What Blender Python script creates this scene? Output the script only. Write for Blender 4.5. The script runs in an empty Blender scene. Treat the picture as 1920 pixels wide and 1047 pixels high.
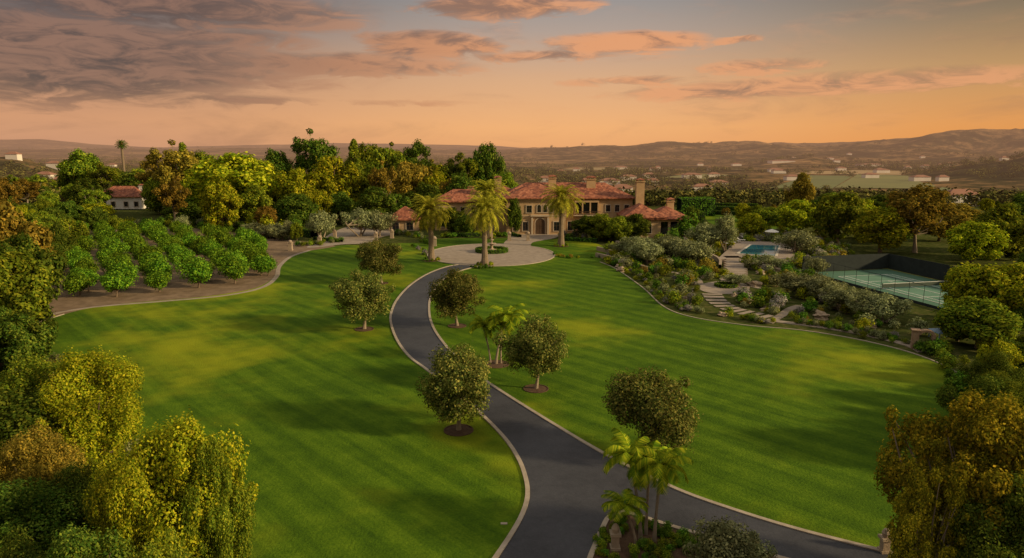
import bpy, bmesh, math, random
import numpy as np
from mathutils.geometry import tessellate_polygon
from mathutils import Vector
rng=np.random.default_rng(11); random.seed(11); np.random.seed(5)
H=22.0; PITCH=math.radians(10.55); F=1280.0
cp,sp=math.cos(PITCH),math.sin(PITCH)
def ray(u,v):
    xc=(u-960)/F; yc=(523.5-v)/F
    return xc, cp+yc*sp, -sp+yc*cp
def G(u,v,z=0.0):
    dx,dy,dz=ray(u,v); t=(z-H)/dz
    return dx*t,dy*t
def ZT(y,v):
    dx,dy,dz=ray(960,v); return H+y*dz/dy
def XA(u,y,z=0.0): return (u-960)/F*(y*cp+(H-z)*sp)
def AE(u,v):
    d=np.array(ray(u,v)); d/=np.linalg.norm(d)
    return math.atan2(d[0],d[1]), math.asin(d[2])
def S(r,g,b):
    f=lambda c:(c/255/12.92) if c/255<=0.04045 else ((c/255+0.055)/1.055)**2.4
    return (f(r),f(g),f(b),1)
def C(r,g,b): return (r,g,b,1)
scn=bpy.context.scene
# ---------------------------------------------------------------- nodes
class NT:
    def __init__(s,tree): s.t=tree; tree.nodes.clear()
    def n(s,typ,ins=None,**kw):
        nd=s.t.nodes.new(typ)
        for k,v in kw.items(): setattr(nd,k,v)
        if ins:
            for k,v in ins.items(): s.set(nd.inputs[k],v)
        return nd
    def set(s,sock,v):
        if isinstance(v,bpy.types.NodeSocket): s.t.links.new(v,sock)
        else: sock.default_value=v
    def m(s,op,a,b=None,c=None,clamp=False):
        nd=s.t.nodes.new('ShaderNodeMath'); nd.operation=op; nd.use_clamp=clamp
        for i,v in enumerate((a,b,c)):
            if v is not None: s.set(nd.inputs[i],v)
        return nd.outputs[0]
    def mix(s,f,a,b,bt='MIX'):
        nd=s.t.nodes.new('ShaderNodeMix'); nd.data_type='RGBA'; nd.blend_type=bt
        s.set(nd.inputs[0],f); s.set(nd.inputs[6],a); s.set(nd.inputs[7],b)
        return nd.outputs[2]
    def ramp(s,f,els,interp='LINEAR'):
        nd=s.t.nodes.new('ShaderNodeValToRGB'); cr=nd.color_ramp; cr.interpolation=interp
        while len(cr.elements)<len(els): cr.elements.new(0.5)
        for e,(p,c) in zip(cr.elements,els): e.position=p; e.color=c
        s.set(nd.inputs[0],f); return nd.outputs[0]
    def noise(s,vec,scale,detail=3,rough=0.5,dist=0.0):
        nd=s.n('ShaderNodeTexNoise',{'Scale':scale,'Detail':detail,'Roughness':rough,'Distortion':dist})
        if vec is not None: s.set(nd.inputs['Vector'],vec)
        return nd.outputs['Fac']
    def sstep(s,x,a,b):
        nd=s.n('ShaderNodeMapRange',interpolation_type='SMOOTHSTEP'); s.set(nd.inputs[0],x); nd.inputs[1].default_value=a; nd.inputs[2].default_value=b
        return nd.outputs[0]
def newmat(name):
    m=bpy.data.materials.new(name); m.use_nodes=True
    return m,NT(m.node_tree)
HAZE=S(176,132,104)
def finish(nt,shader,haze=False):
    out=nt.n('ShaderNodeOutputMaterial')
    if haze:   # painted aerial perspective: haze-coloured emission mixed into the material by distance
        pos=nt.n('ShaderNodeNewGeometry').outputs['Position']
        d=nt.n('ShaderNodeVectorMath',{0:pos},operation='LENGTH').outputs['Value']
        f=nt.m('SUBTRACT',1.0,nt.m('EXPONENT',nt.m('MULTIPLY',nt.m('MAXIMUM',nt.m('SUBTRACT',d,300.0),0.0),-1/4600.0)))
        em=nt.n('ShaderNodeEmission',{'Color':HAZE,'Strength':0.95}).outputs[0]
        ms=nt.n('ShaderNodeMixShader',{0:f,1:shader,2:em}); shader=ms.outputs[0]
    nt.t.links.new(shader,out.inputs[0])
def simple(name,c1,c2=None,scale=1.0,rough=0.85,detail=4,bump=0.0,haze=False,spec=0.3,metal=0.0,bscale=None):
    m,nt=newmat(name)
    pos=nt.n('ShaderNodeNewGeometry').outputs['Position']
    col=c1
    if c2 is not None:
        f=nt.noise(pos,scale,detail,0.6)
        col=nt.ramp(f,[(0.3,c1),(0.7,c2)])
    p=nt.n('ShaderNodeBsdfPrincipled',{'Base Color':col,'Roughness':rough,'Specular IOR Level':spec,'Metallic':metal})
    if bump>0:
        b=nt.n('ShaderNodeBump',{'Strength':bump,'Distance':0.1,'Height':nt.noise(pos,bscale or scale*4,4,0.6)})
        nt.t.links.new(b.outputs[0],p.inputs['Normal'])
    finish(nt,p.outputs[0],haze); return m
def leafmat(name,c1,c2,c3,trans=0.3,haze=False,clump=0.35,gain=1.0):
    m,nt=newmat(name)
    geo=nt.n('ShaderNodeNewGeometry'); oi=nt.n('ShaderNodeObjectInfo')
    col=nt.ramp(geo.outputs['Random Per Island'],[(0.0,c1),(0.5,c2),(1.0,c3)])
    nz=nt.noise(geo.outputs['Position'],clump,1,0.5)
    v=nt.m('MULTIPLY_ADD',nz,1.8,0.2)
    v=nt.m('MULTIPLY',v,nt.m('MULTIPLY_ADD',oi.outputs['Random'],0.6*gain,0.8*gain))
    hs=nt.n('ShaderNodeHueSaturation',{'Hue':nt.m('MULTIPLY_ADD',oi.outputs['Random'],0.035,0.483),'Saturation':1.0,'Value':v,'Color':col})
    d=nt.n('ShaderNodeBsdfDiffuse',{'Color':hs.outputs[0]}).outputs[0]
    sh=d
    if trans>0:
        tcol=nt.mix(0.4,hs.outputs[0],C(0.26,0.26,0.02))
        t=nt.n('ShaderNodeBsdfTranslucent',{'Color':tcol}).outputs[0]
        sh=nt.n('ShaderNodeMixShader',{0:trans,1:d,2:t}).outputs[0]
    finish(nt,sh,haze); return m
# ---------------------------------------------------------------- mesh builder
def addobj(ob,parent=None):
    scn.collection.objects.link(ob)
    if parent: ob.parent=parent
    return ob
def empty(name,loc=(0,0,0)):
    e=bpy.data.objects.new(name,None); e.location=loc; scn.collection.objects.link(e); return e
class MB:
    def __init__(s): s.V=[];s.P=[];s.M=[];s.n=0
    def add(s,V,Fs,m=0):
        V=np.asarray(V,float).reshape(-1,3); s.V.append(V)
        if isinstance(Fs,np.ndarray): s.P.append(Fs+s.n); s.M.append(np.full(len(Fs),m))
        else:
            by={}
            for f in Fs: by.setdefault(len(f),[]).append(f)
            for k,l in by.items():
                a=np.array(l)+s.n; s.P.append(a); s.M.append(np.full(len(a),m))
        s.n+=len(V)
    def box(s,x0,x1,y0,y1,z0,z1,m=0):
        V=[(x0,y0,z0),(x1,y0,z0),(x1,y1,z0),(x0,y1,z0),(x0,y0,z1),(x1,y0,z1),(x1,y1,z1),(x0,y1,z1)]
        s.add(V,[(0,3,2,1),(4,5,6,7),(0,1,5,4),(1,2,6,5),(2,3,7,6),(3,0,4,7)],m)
    def hip(s,x0,x1,y0,y1,z,h,ov=0.8,m=0,fas=0.3):
        x0-=ov;x1+=ov;y0-=ov;y1+=ov
        w=x1-x0;d=y1-y0
        V=[(x0,y0,z-fas),(x1,y0,z-fas),(x1,y1,z-fas),(x0,y1,z-fas),(x0,y0,z),(x1,y0,z),(x1,y1,z),(x0,y1,z)]
        if w>=d: V+=[(x0+d*.5,(y0+y1)/2,z+h),(x1-d*.5,(y0+y1)/2,z+h)]; R=[(4,5,9,8),(5,6,9),(6,7,8,9),(7,4,8)]
        else: V+=[((x0+x1)/2,y0+w*.5,z+h),((x0+x1)/2,y1-w*.5,z+h)]; R=[(4,5,8),(5,6,9,8),(6,7,9),(7,4,8,9)]
        s.add(V,R+[(0,3,2,1),(0,1,5,4),(1,2,6,5),(2,3,7,6),(3,0,4,7)],m)
    def tube(s,pts,rad,k=7,m=0):
        pts=np.asarray(pts,float); n=len(pts); V=[];ang=np.linspace(0,2*np.pi,k,endpoint=False)
        for i in range(n):
            t=pts[min(i+1,n-1)]-pts[max(i-1,0)]; t/=np.linalg.norm(t)+1e-9
            a=np.cross(t,[0.3,1,0.1]); a/=np.linalg.norm(a)+1e-9; b=np.cross(t,a)
            for q in ang: V.append(pts[i]+rad[i]*(math.cos(q)*a+math.sin(q)*b))
        Fs=[(i*k+j,i*k+(j+1)%k,(i+1)*k+(j+1)%k,(i+1)*k+j) for i in range(n-1) for j in range(k)]
        s.add(V,Fs,m); 
    def lathe(s,prof,c=(0,0,0),k=16,m=0):
        V=[];n=len(prof)
        for r,z in prof:
            for j in range(k):
                a=2*math.pi*j/k; V.append((c[0]+r*math.cos(a),c[1]+r*math.sin(a),c[2]+z))
        s.add(V,[(i*k+j,i*k+(j+1)%k,(i+1)*k+(j+1)%k,(i+1)*k+j) for i in range(n-1) for j in range(k)],m)
    def mesh(s,name,mats,smooth=False):
        me=bpy.data.meshes.new(name)
        V=np.concatenate(s.V); nl=sum(a.size for a in s.P); npo=sum(len(a) for a in s.P)
        me.vertices.add(len(V)); me.vertices.foreach_set('co',V.astype(np.float32).ravel())
        me.loops.add(nl); me.polygons.add(npo)
        me.loops.foreach_set('vertex_index',np.concatenate([a.ravel() for a in s.P]).astype(np.int32))
        ls=[];o=0
        for a in s.P:
            k=a.shape[1]; ls.append(o+np.arange(len(a))*k); o+=a.size
        me.polygons.foreach_set('loop_start',np.concatenate(ls).astype(np.int32))
        me.polygons.foreach_set('material_index',np.concatenate(s.M).astype(np.int32))
        me.polygons.foreach_set('use_smooth',np.full(npo,smooth))
        for mt in mats: me.materials.append(mt)
        me.update(calc_edges=True); return me
    def obj(s,name,mats,parent=None,smooth=False):
        return addobj(bpy.data.objects.new(name,s.mesh(name,mats,smooth)),parent)
def catmull(P,closed=False,k=8):
    P=np.asarray(P,float);n=len(P);out=[]
    rg=range(n) if closed else range(n-1)
    for i in rg:
        if closed: p0,p1,p2,p3=P[i-1],P[i],P[(i+1)%n],P[(i+2)%n]
        else: p0,p1,p2,p3=P[max(i-1,0)],P[i],P[i+1],P[min(i+2,n-1)]
        for t in np.linspace(0,1,k,endpoint=False):
            out.append(0.5*((2*p1)+(-p0+p2)*t+(2*p0-5*p1+4*p2-p3)*t*t+(-p0+3*p1-3*p2+p3)*t**3))
    if not closed: out.append(P[-1])
    return np.array(out)
def GP(px,z=0.0): return np.array([G(u,v,z) for u,v in px])
def sheet(name,pts,z,mat,parent=None):
    vs=[Vector((p[0],p[1],0)) for p in pts]
    tr=tessellate_polygon([vs]); b=MB()
    T=[]
    for a,c,d in tr:
        ar=(vs[c]-vs[a]).cross(vs[d]-vs[a]).z
        T.append((a,c,d) if ar>0 else (a,d,c))
    b.add([(p[0],p[1],z) for p in pts],T); return b.obj(name,[mat],parent)
def strip(pts,w):
    P=np.asarray(pts,float)[:,:2]; n=len(P); L=[];R=[]
    for i in range(n):
        t=P[min(i+1,n-1)]-P[max(i-1,0)]; t/=np.linalg.norm(t)+1e-9; nn=np.array([-t[1],t[0]])
        L.append(P[i]+nn*w/2);R.append(P[i]-nn*w/2)
    return np.array(L),np.array(R)
def kerb(b,pts,w,z0,z1,m=0):
    L,R=strip(pts,w);n=len(L);V=[]
    for i in range(n): V+=[(*L[i],z0),(*L[i],z1),(*R[i],z1),(*R[i],z0)]
    Fs=[(4*i+j,4*(i+1)+j,4*(i+1)+j+1,4*i+j+1) for i in range(n-1) for j in range(3)]
    b.add(V,Fs,m)
def inpoly(x,y,P):
    c=False;n=len(P);j=n-1
    for i in range(n):
        if (P[i][1]>y)!=(P[j][1]>y) and x<(P[j][0]-P[i][0])*(y-P[i][1])/(P[j][1]-P[i][1])+P[i][0]: c=not c
        j=i
    return c
# ---------------------------------------------------------------- foliage
def runit(n):
    d=rng.normal(size=(n,3)); return d/np.linalg.norm(d,axis=1,keepdims=True)
def leafquads(pos,nrm,size,asp=0.62):
    n=len(pos); t=np.cross(nrm,runit(n)); t/=np.linalg.norm(t,axis=1,keepdims=True)+1e-9; b=np.cross(nrm,t)
    s=(size*rng.uniform(0.6,1.35,n))[:,None]
    V=np.stack([pos-t*s,pos-b*s*asp,pos+t*s,pos+b*s*asp],1).reshape(-1,3)
    return V,np.arange(4*n).reshape(n,4)
def leaves(cen,rad,n,size,up=0.3,rough=0.6,inner=0.4,fluff=.35):
    cen=np.asarray(cen,float);rad=np.asarray(rad,float)
    w=(rad**2).sum(1);w/=w.sum(); k=rng.choice(len(cen),n,p=w); d=runit(n)
    ph=np.sin(d[:,0]*5+k)*np.sin(d[:,1]*6+k*2.1)*np.sin(d[:,2]*5+k*0.7)
    f=(1-inner*rng.random(n)**2)*(1+0.35*ph)+fluff*rng.random(n)**4
    pos=cen[k]+d*rad[k]*f[:,None]
    nr=d*0.9+runit(n)*rough+np.array([0,0,up]); nr/=np.linalg.norm(nr,axis=1,keepdims=True)
    return leafquads(pos,nr,size)
def make_tree(name,h,w,cb,nl,lr,nleaf,leaf,mats,tr=0.25,shape='round',stems=1,zr=1.0,surf=0.55,lvar=(0.55,1.35)):
    b=MB(); cz=(h+cb)/2; az=(h-cb)/2; cen=[];rad=[]
    for i in range(nl):
        d=runit(1)[0]; q=rng.random()**surf
        r=lr*rng.uniform(*lvar)
        ax=max(w/2-r*0.8,0.05); azz=max(az-r*zr*0.8,0.05)
        bump=1+.16*math.sin(3*math.atan2(d[1],d[0])+h)+.12*math.sin(5*d[2])
        p=np.array([d[0]*ax*q*bump,d[1]*ax*q*bump,cz+d[2]*azz*q])
        if shape=='cone':
            t=rng.random()**0.8; a=rng.random()*6.28; rr=ax*(1-t*0.85)*rng.random()**0.4
            p=np.array([math.cos(a)*rr,math.sin(a)*rr,cb+r*0.6+t*(h-cb-r)])
            r*=1-0.5*t
        cen.append(p);rad.append([r,r,r*zr])
    cen=np.array(cen);rad=np.array(rad)
    for s in range(stems):
        off=np.array([rng.normal()*0.5,rng.normal()*0.5,0])*(0 if stems==1 else 1)
        top=np.array([rng.normal()*0.05*w,rng.normal()*0.05*w,cz])+off*2.2
        base=off*0.25
        pts=[base+(top-base)*t+np.array([math.sin(t*5+s)*0.03*h*t,math.cos(t*4+s)*0.02*h*t,0]) for t in np.linspace(0,1,6)]
        rr=tr*(1 if stems==1 else 0.55)
        b.tube(pts,[rr*1.35]+[rr*(1-0.14*i) for i in range(1,6)],8,0)
        for i in range(s,min(nl,26*stems),stems):
            a=pts[2+(i%3)]; c=cen[i]; mid=(a+c)/2+np.array([0,0,-0.05*h*0.5])+rng.normal(size=3)*0.03*h
            b.tube([a,mid,c],[rr*0.45,rr*0.28,rr*0.1],5,0)
    V,Q=leaves(cen,rad,nleaf,leaf); 
    lo=V[:,2].reshape(-1,4).min(1)>0.05
    Vk=V.reshape(-1,4,3)[lo].reshape(-1,3); b.add(Vk,np.arange(len(Vk)).reshape(-1,4),1)
    me=b.mesh(name,mats); return {'me':me,'h':h,'w':w}
def remat(sp_,mt):
    me=sp_['me'].copy(); me.materials[1]=mt; return {'me':me,'h':sp_['h'],'w':sp_['w']}
def frond(L,a0,curl,nl,lw,ll,leafdroop=0.25,vee=0.3):
    n=nl; V=[];Fs=[]; x=0;z=0;a=a0; pts=[];dirs=[]
    for i in range(n+1):
        pts.append((x,z));dirs.append(a); st=L/n; x+=math.cos(a)*st; z+=math.sin(a)*st; a-=curl/n*(0.5+1.2*i/n)
    for i in range(1,n+1):
        t=i/n; l=ll*math.sin(math.pi*min(1,0.18+0.8*t))**0.6*(1 if t<0.95 else 0.7)
        px,pz=pts[i];a=dirs[i]
        for sgn in (1,-1):
            fw=0.55; dx=math.cos(a)*fw*l; dz=math.sin(a)*fw*l+vee*l-leafdroop*l*(1+t)
            tip=(px+dx,sgn*l*0.85,pz+dz); w=lw
            V+= [(px-math.cos(a)*w,0,pz-math.sin(a)*w),(px+math.cos(a)*w,0,pz+math.sin(a)*w),(tip[0]+w*.3,tip[1],tip[2]),(tip[0]-w*.3,tip[1],tip[2])]
            k=len(V)-4; Fs.append((k,k+1,k+2,k+3))
    for i in range(n):
        (xa,za),(xb,zb)=pts[i],pts[i+1]; w=0.035*(1-i/n)+0.01
        V+=[(xa,-w,za+.01),(xa,w,za+.01),(xb,w,zb+.01),(xb,-w,zb+.01)];k=len(V)-4;Fs.append((k,k+1,k+2,k+3))
    return np.array(V),np.array(Fs)
def rotz(V,a):
    c,s=math.cos(a),math.sin(a); W=V.copy(); W[:,0]=V[:,0]*c-V[:,1]*s; W[:,1]=V[:,0]*s+V[:,1]*c; return W
def make_palm(name,h,L,nf,tr,mats,kind='date',lean=0.0):
    b=MB(); top=np.array([lean,0,h])
    pts=[np.array([lean*(t**1.6),0,h*t]) for t in np.linspace(0,1,14)]
    b.tube(pts,[tr*(1.35-0.5*min(1,t*3))+ (0.03 if i%2 else 0)*tr*3 for i,t in enumerate(np.linspace(0,1,14))],10,0)
    if kind=='date': b.lathe([(tr*.8,-1.3),(tr*1.8,-0.7),(tr*2.1,-.2),(tr*1.6,0.4),(0.01,0.8)],top,10,2)
    else: b.tube([top-[0,0,0.1],top+[0,0,0.9]],[tr*1.15,tr*.6],8,2)
    for i in range(nf):
        t=(i+rng.random())/nf
        if kind=='date': a0=1.4-2.15*t; curl=1.25+0.6*rng.random()-0.4*t
        elif kind=='king': a0=1.35-1.25*t; curl=1.6+0.6*rng.random()
        else: a0=1.5-2.6*t; curl=0.4
        V,Fs=frond(L*rng.uniform(.85,1.1),a0,curl,26 if kind!='fan' else 8,0.05 if kind=='date' else 0.06,0.62 if kind=='date' else (0.72 if kind=='king' else .5),0.3 if kind=='date' else 0.45)
        V=rotz(V,i*2.399+rng.normal()*0.15); b.add(V+top+np.array([0,0,0.3]),Fs,1)
    return {'me':b.mesh(name,mats),'h':h+(2.3 if kind=='date' else 1.6) if kind!='fan' else h+.8,'w':2*L*(.9 if kind=='date' else 1)}
# materials
bark=simple('bark',C(0.10,0.07,0.045),C(0.18,0.13,0.09),3,0.95)
barkpale=simple('bark_pale',C(0.20,0.155,0.11),C(0.30,0.24,0.175),3,0.95)
LM=dict(
 oak=leafmat('leaf_oak',C(.030,.046,.010),C(.078,.096,.020),C(.21,.185,.045),.25,clump=1.1,gain=1.15),
 bright=leafmat('leaf_bright',C(.075,.12,.006),C(.19,.225,.010),C(.42,.38,.02),.3,clump=.6,gain=1.1),
 mid=leafmat('leaf_mid',C(.042,.08,.008),C(.105,.15,.012),C(.25,.26,.02),.28,clump=.35,gain=1.1),
 dark=leafmat('leaf_dark',C(.020,.044,.006),C(.05,.085,.010),C(.13,.155,.018),.2,clump=.45,gain=1.1),
 rust=leafmat('leaf_rust',C(.075,.068,.012),C(.16,.12,.018),C(.32,.21,.03),.28,clump=.4,gain=1.1),
 olive=leafmat('leaf_olive',C(.075,.09,.038),C(.15,.165,.075),C(.26,.265,.12),.2,clump=.9,gain=1.1),
 citrus=leafmat('leaf_citrus',C(.022,.062,.006),C(.065,.135,.010),C(.19,.28,.018),.25,clump=.9,gain=1.1),
 gold=leafmat('leaf_gold',C(.07,.08,.006),C(.18,.175,.012),C(.45,.34,.022),.3,clump=.8,gain=1.05),
 palm=leafmat('leaf_palm',C(.10,.12,.012),C(.23,.22,.02),C(.44,.36,.04),.3,clump=.8,gain=1.1),
 king=leafmat('leaf_king',C(.06,.125,.008),C(.155,.225,.012),C(.34,.36,.02),.35,clump=.8,gain=1.1),
 hedge=leafmat('leaf_hedge',C(.022,.06,.007),C(.055,.115,.011),C(.11,.19,.018),.15,clump=1.0,gain=1.1),
 lav=leafmat('leaf_lavender',C(.12,.12,.10),C(.20,.19,.155),C(.27,.23,.25),.15,clump=1.0),
)
SP={}
def mk(key,n,mt,bk,**k): SP[key]=[make_tree(key,mats=[bk,mt],**k) for _ in range(n)]
mk('oak',6,LM['oak'],barkpale,h=6.8,w=7.2,cb=.95,nl=70,lr=.74,nleaf=26000,leaf=.095,tr=.17,surf=.42,lvar=(.45,1.45))
mk('broad',4,LM['mid'],bark,h=14,w=13,cb=1.0,nl=95,lr=1.2,nleaf=16000,leaf=.31,tr=.4,surf=.38,lvar=(.45,1.55))
for k_,m_ in (('broad_bright','bright'),('broad_dark','dark'),('broad_rust','rust')): SP[k_]=[remat(s,LM[m_]) for s in SP['broad']]
mk('euc',3,LM['rust'],barkpale,h=17,w=11,cb=4.0,nl=46,lr=1.05,nleaf=9000,leaf=.27,tr=.35,surf=.4)
SP['euc_green']=[remat(s,LM['mid']) for s in SP['euc']]; SP['euc_dark']=[remat(s,LM['dark']) for s in SP['euc']]
mk('tall',2,LM['dark'],bark,h=18,w=8,cb=2,nl=46,lr=1.4,nleaf=10000,leaf=.34,tr=.3,shape='cone')
SP['tall_mid']=[remat(s,LM['mid']) for s in SP['tall']]
mk('citrus',4,LM['citrus'],bark,h=3.3,w=3.7,cb=.35,nl=26,lr=.62,nleaf=4500,leaf=.12,tr=.1,surf=.5)
mk('olive',3,LM['olive'],barkpale,h=4.6,w=5.4,cb=.9,nl=40,lr=.66,nleaf=8500,leaf=.11,tr=.22,stems=3,surf=.45)
mk('shrub',3,LM['mid'],bark,h=1.0,w=1.25,cb=.0,nl=12,lr=.26,nleaf=700,leaf=.065,tr=.03)
for k_,m_ in (('shrub_bright','bright'),('shrub_dark','hedge'),('shrub_olive','olive'),('shrub_lav','lav'),('shrub_rust','rust')): SP[k_]=[remat(s,LM[m_]) for s in SP['shrub']]
mk('pepper',3,LM['bright'],bark,h=10,w=8.2,cb=.6,nl=105,lr=.62,nleaf=56000,leaf=.088,tr=.3,zr=1.35,surf=.34,lvar=(.35,1.7))
SP['pepper_mid']=[remat(s,LM['mid']) for s in SP['pepper']]; SP['pepper_dark']=[remat(s,LM['dark']) for s in SP['pepper']]
SP['pepper_rust']=[remat(s,LM['rust']) for s in SP['pepper']]
mk('syc',2,LM['gold'],barkpale,h=11,w=9.5,cb=1.0,nl=150,lr=.55,nleaf=60000,leaf=.09,tr=.3,surf=.36,lvar=(.35,1.6))
palmtrunk=simple('palm_trunk',C(.13,.10,.065),C(.26,.19,.13),6,.95)
palmboot=simple('palm_boots',C(.24,.13,.04),C(.38,.22,.07),5,.9)
palmgreen=simple('palm_crownshaft',C(.10,.18,.03),C(.16,.25,.05),3,.5)
SP['date']=[make_palm('date',8.0,3.9,110,.42,[palmtrunk,LM['palm'],palmboot]) for _ in range(3)]
SP['king']=[make_palm('king',5.2,2.7,18,.13,[barkpale,LM['king'],palmgreen],'king',lean=l) for l in (.3,1.2)]
SP['fan']=[make_palm('fan',15,1.3,40,.25,[palmtrunk,LM['dark'],palmboot],'fan')]
NAMES=dict(oak='oak_tree',broad='broadleaf_tree',broad_bright='pepper_tree',broad_dark='laurel_tree',broad_rust='autumn_tree',euc='eucalyptus_tree',euc_green='eucalyptus_tree',euc_dark='eucalyptus_tree',tall='pine_tree',tall_mid='pine_tree',citrus='orange_tree',olive='olive_tree',shrub='garden_shrub',shrub_bright='garden_shrub',shrub_dark='boxwood_shrub',shrub_olive='olive_shrub',shrub_lav='lavender_plant',shrub_rust='flowering_shrub',pepper='pepper_tree',pepper_mid='pepper_tree',pepper_dark='laurel_tree',pepper_rust='autumn_tree',syc='sycamore_tree',date='date_palm_tree',king='king_palm_tree',fan='fan_palm_tree')
def put(key,x,y,z,h,w=None,rot=None):
    s=random.choice(SP[key]); ob=bpy.data.objects.new(NAMES[key],s['me']); scn.collection.objects.link(ob)
    ob.location=(x,y,z-0.02); k=h/s['h']; kw=(w/s['w']) if w else k*random.uniform(.9,1.12)
    ob.scale=(kw,kw,k); ob.rotation_euler=(0,0,random.uniform(0,6.28) if rot is None else rot); return ob
# ---------------------------------------------------------------- terrain
def vnoise(x,y,s,seed=0):
    x=x/s+seed*17.3;y=y/s+seed*9.1; xi=np.floor(x).astype(np.int64);yi=np.floor(y).astype(np.int64);fx=x-xi;fy=y-yi
    hsh=lambda a,b:((np.sin(a*127.1+b*311.7+seed)*43758.5453)%1.0)
    fx=fx*fx*(3-2*fx);fy=fy*fy*(3-2*fy)
    return (hsh(xi,yi)*(1-fx)+hsh(xi+1,yi)*fx)*(1-fy)+(hsh(xi,yi+1)*(1-fx)+hsh(xi+1,yi+1)*fx)*fy
def fbm(x,y,s,o=4,seed=0):
    return sum(vnoise(x,y,s/2**i,seed+i)*0.5**i for i in range(o))/(2-0.5**(o-1))
def sst(x,a,b):
    t=np.clip((x-a)/(b-a),0,1); return t*t*(3-2*t)
RIDGES=[(7500,1100,[(-600,272),(0,267),(110,266),(200,273),(330,278),(480,274),(620,270),(740,271),(860,273),(1000,277),(1400,278),(2500,278)],.08),
 (4600,700,[(-600,285),(200,282),(500,280),(700,279),(900,284),(1000,276),(1200,272),(1500,268),(1700,262),(1900,256),(2500,256)],.2),
 (3300,600,[(-600,400),(860,330),(930,292),(1000,280),(1080,276),(1180,273),(1230,268),(1330,268),(1410,263),(1490,268),(1600,267),(1690,261),(1760,253),(1850,255),(1920,250),(2300,242),(2800,244)],.42),
 (2100,230,[(-600,400),(1380,400),(1420,300),(1500,292),(1570,303),(1620,400),(2800,400)],.1),
 (1500,300,[(-600,400),(1560,400),(1650,325),(1730,310),(1800,296),(1860,289),(1930,277),(2300,262),(2800,260)],.35),
 (900,170,[(-900,270),(-300,280),(0,296),(60,300),(130,322),(220,400),(2800,400)],.25)]
def terr(x,y):
    x=np.asarray(x,float);y=np.asarray(y,float); r=np.hypot(x,y); az=np.arctan2(x,y)
    fall=sst(y,225,560); dep=6+10*sst(x,-150,100)
    z=-dep*fall
    for r0,w,tab,nz in RIDGES:
        ta=[math.atan((u-960)/F/cp) for u,v in tab]
        te=[max(-15-0.0,H+r0*(ray(960,v)[2]/ray(960,v)[1]))-(-12) for u,v in tab]
        hh=np.interp(az,ta,te); hh=np.where(hh<1.5,0,hh)
        front=np.abs(az)<1.25
        n_=fbm(x,y,w*0.6,6,int(r0)%97); rid=1-np.abs(2*n_-1)*2.2
        pr=np.exp(-(np.abs(r-r0)/w)**1.6)*(1-nz+nz*(.9*rid+.6*n_))
        z=z+np.where(front,hh*pr,0)*sst(r,500,900)
    return z
nr=330; nth=1500
rs=np.concatenate([[0.0],np.geomspace(8,14000,nr)]); th=np.linspace(-np.pi,np.pi,nth,endpoint=False)
R_,T_=np.meshgrid(rs,th,indexing='ij'); X=R_*np.sin(T_);Y=R_*np.cos(T_); Z=terr(X,Y)
b=MB(); idx=np.arange((nr+1)*nth).reshape(nr+1,nth); nx=np.roll(idx,-1,axis=1)
b.add(np.stack([X.ravel(),Y.ravel(),Z.ravel()],1),np.stack([idx[:-1],nx[:-1],nx[1:],idx[1:]],-1).reshape(-1,4)[:, ::-1].copy())
m,nt=newmat('terrain_dry_grass')
pos=nt.n('ShaderNodeNewGeometry').outputs['Position']
n1=nt.noise(pos,.0035,7,.65);n2=nt.noise(pos,.022,6,.75);n3=nt.noise(pos,.9,4,.6)
far=nt.ramp(nt.m('MULTIPLY_ADD',n1,.5,nt.m('MULTIPLY',n2,.5)),[(.42,C(.014,.018,.008)),(.49,C(.045,.045,.018)),(.53,C(.16,.10,.045)),(.63,C(.38,.23,.10))])
near=nt.ramp(n3,[(.3,C(.03,.045,.010)),(.55,C(.07,.08,.022)),(.75,C(.15,.12,.055))])
d=nt.n('ShaderNodeVectorMath',{0:pos},operation='LENGTH').outputs['Value']
col=nt.mix(nt.sstep(d,260,900),near,far)
p=nt.n('ShaderNodeBsdfPrincipled',{'Base Color':col,'Roughness':1.0,'Specular IOR Level':0.0})
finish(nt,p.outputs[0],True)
b.obj('ground_terrain',[m],smooth=True)
# ---------------------------------------------------------------- lawn, roads
m,nt=newmat('lawn_grass')
pos=nt.n('ShaderNodeNewGeometry').outputs['Position']
sx=nt.n('ShaderNodeSeparateXYZ',{0:pos})
warp=nt.noise(pos,.02,1,.5)
q=nt.m('ADD',nt.m('MULTIPLY',sx.outputs[0],.735),nt.m('MULTIPLY',sx.outputs[1],.678))
q=nt.m('ADD',q,nt.m('MULTIPLY',warp,1.5))
st=nt.m('SINE',nt.m('MULTIPLY',q,2*math.pi/2.8)); st=nt.m('MULTIPLY_ADD',nt.m('MULTIPLY',st,1.8),.5,.5,clamp=True)
q2=nt.n('ShaderNodeCombineXYZ',{0:nt.m('MULTIPLY',q,1.5),1:nt.m('MULTIPLY',nt.m('SUBTRACT',sx.outputs[0],sx.outputs[1]),.05)}).outputs[0]
str_=nt.noise(q2,1.0,4,.65)
pat=nt.noise(pos,.034,5,.6);fine=nt.noise(pos,6.0,3,.7);med=nt.noise(pos,.45,5,.72)
v=nt.m('ADD',nt.m('MULTIPLY',st,.13),nt.m('MULTIPLY',str_,.5)); v=nt.m('ADD',v,nt.m('MULTIPLY',fine,.6)); v=nt.m('ADD',v,nt.m('MULTIPLY',med,.65));v=nt.m('SUBTRACT',v,.44)
col=nt.ramp(v,[(.2,C(.028,.066,.005)),(.5,C(.062,.122,.006)),(.8,C(.12,.195,.010))])
col=nt.mix(nt.sstep(pat,.49,.66),col,nt.mix(.75,col,C(.27,.29,.012)))
col=nt.mix(nt.sstep(pat,.48,.34),col,nt.mix(.5,col,C(.020,.054,.004)))
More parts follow.
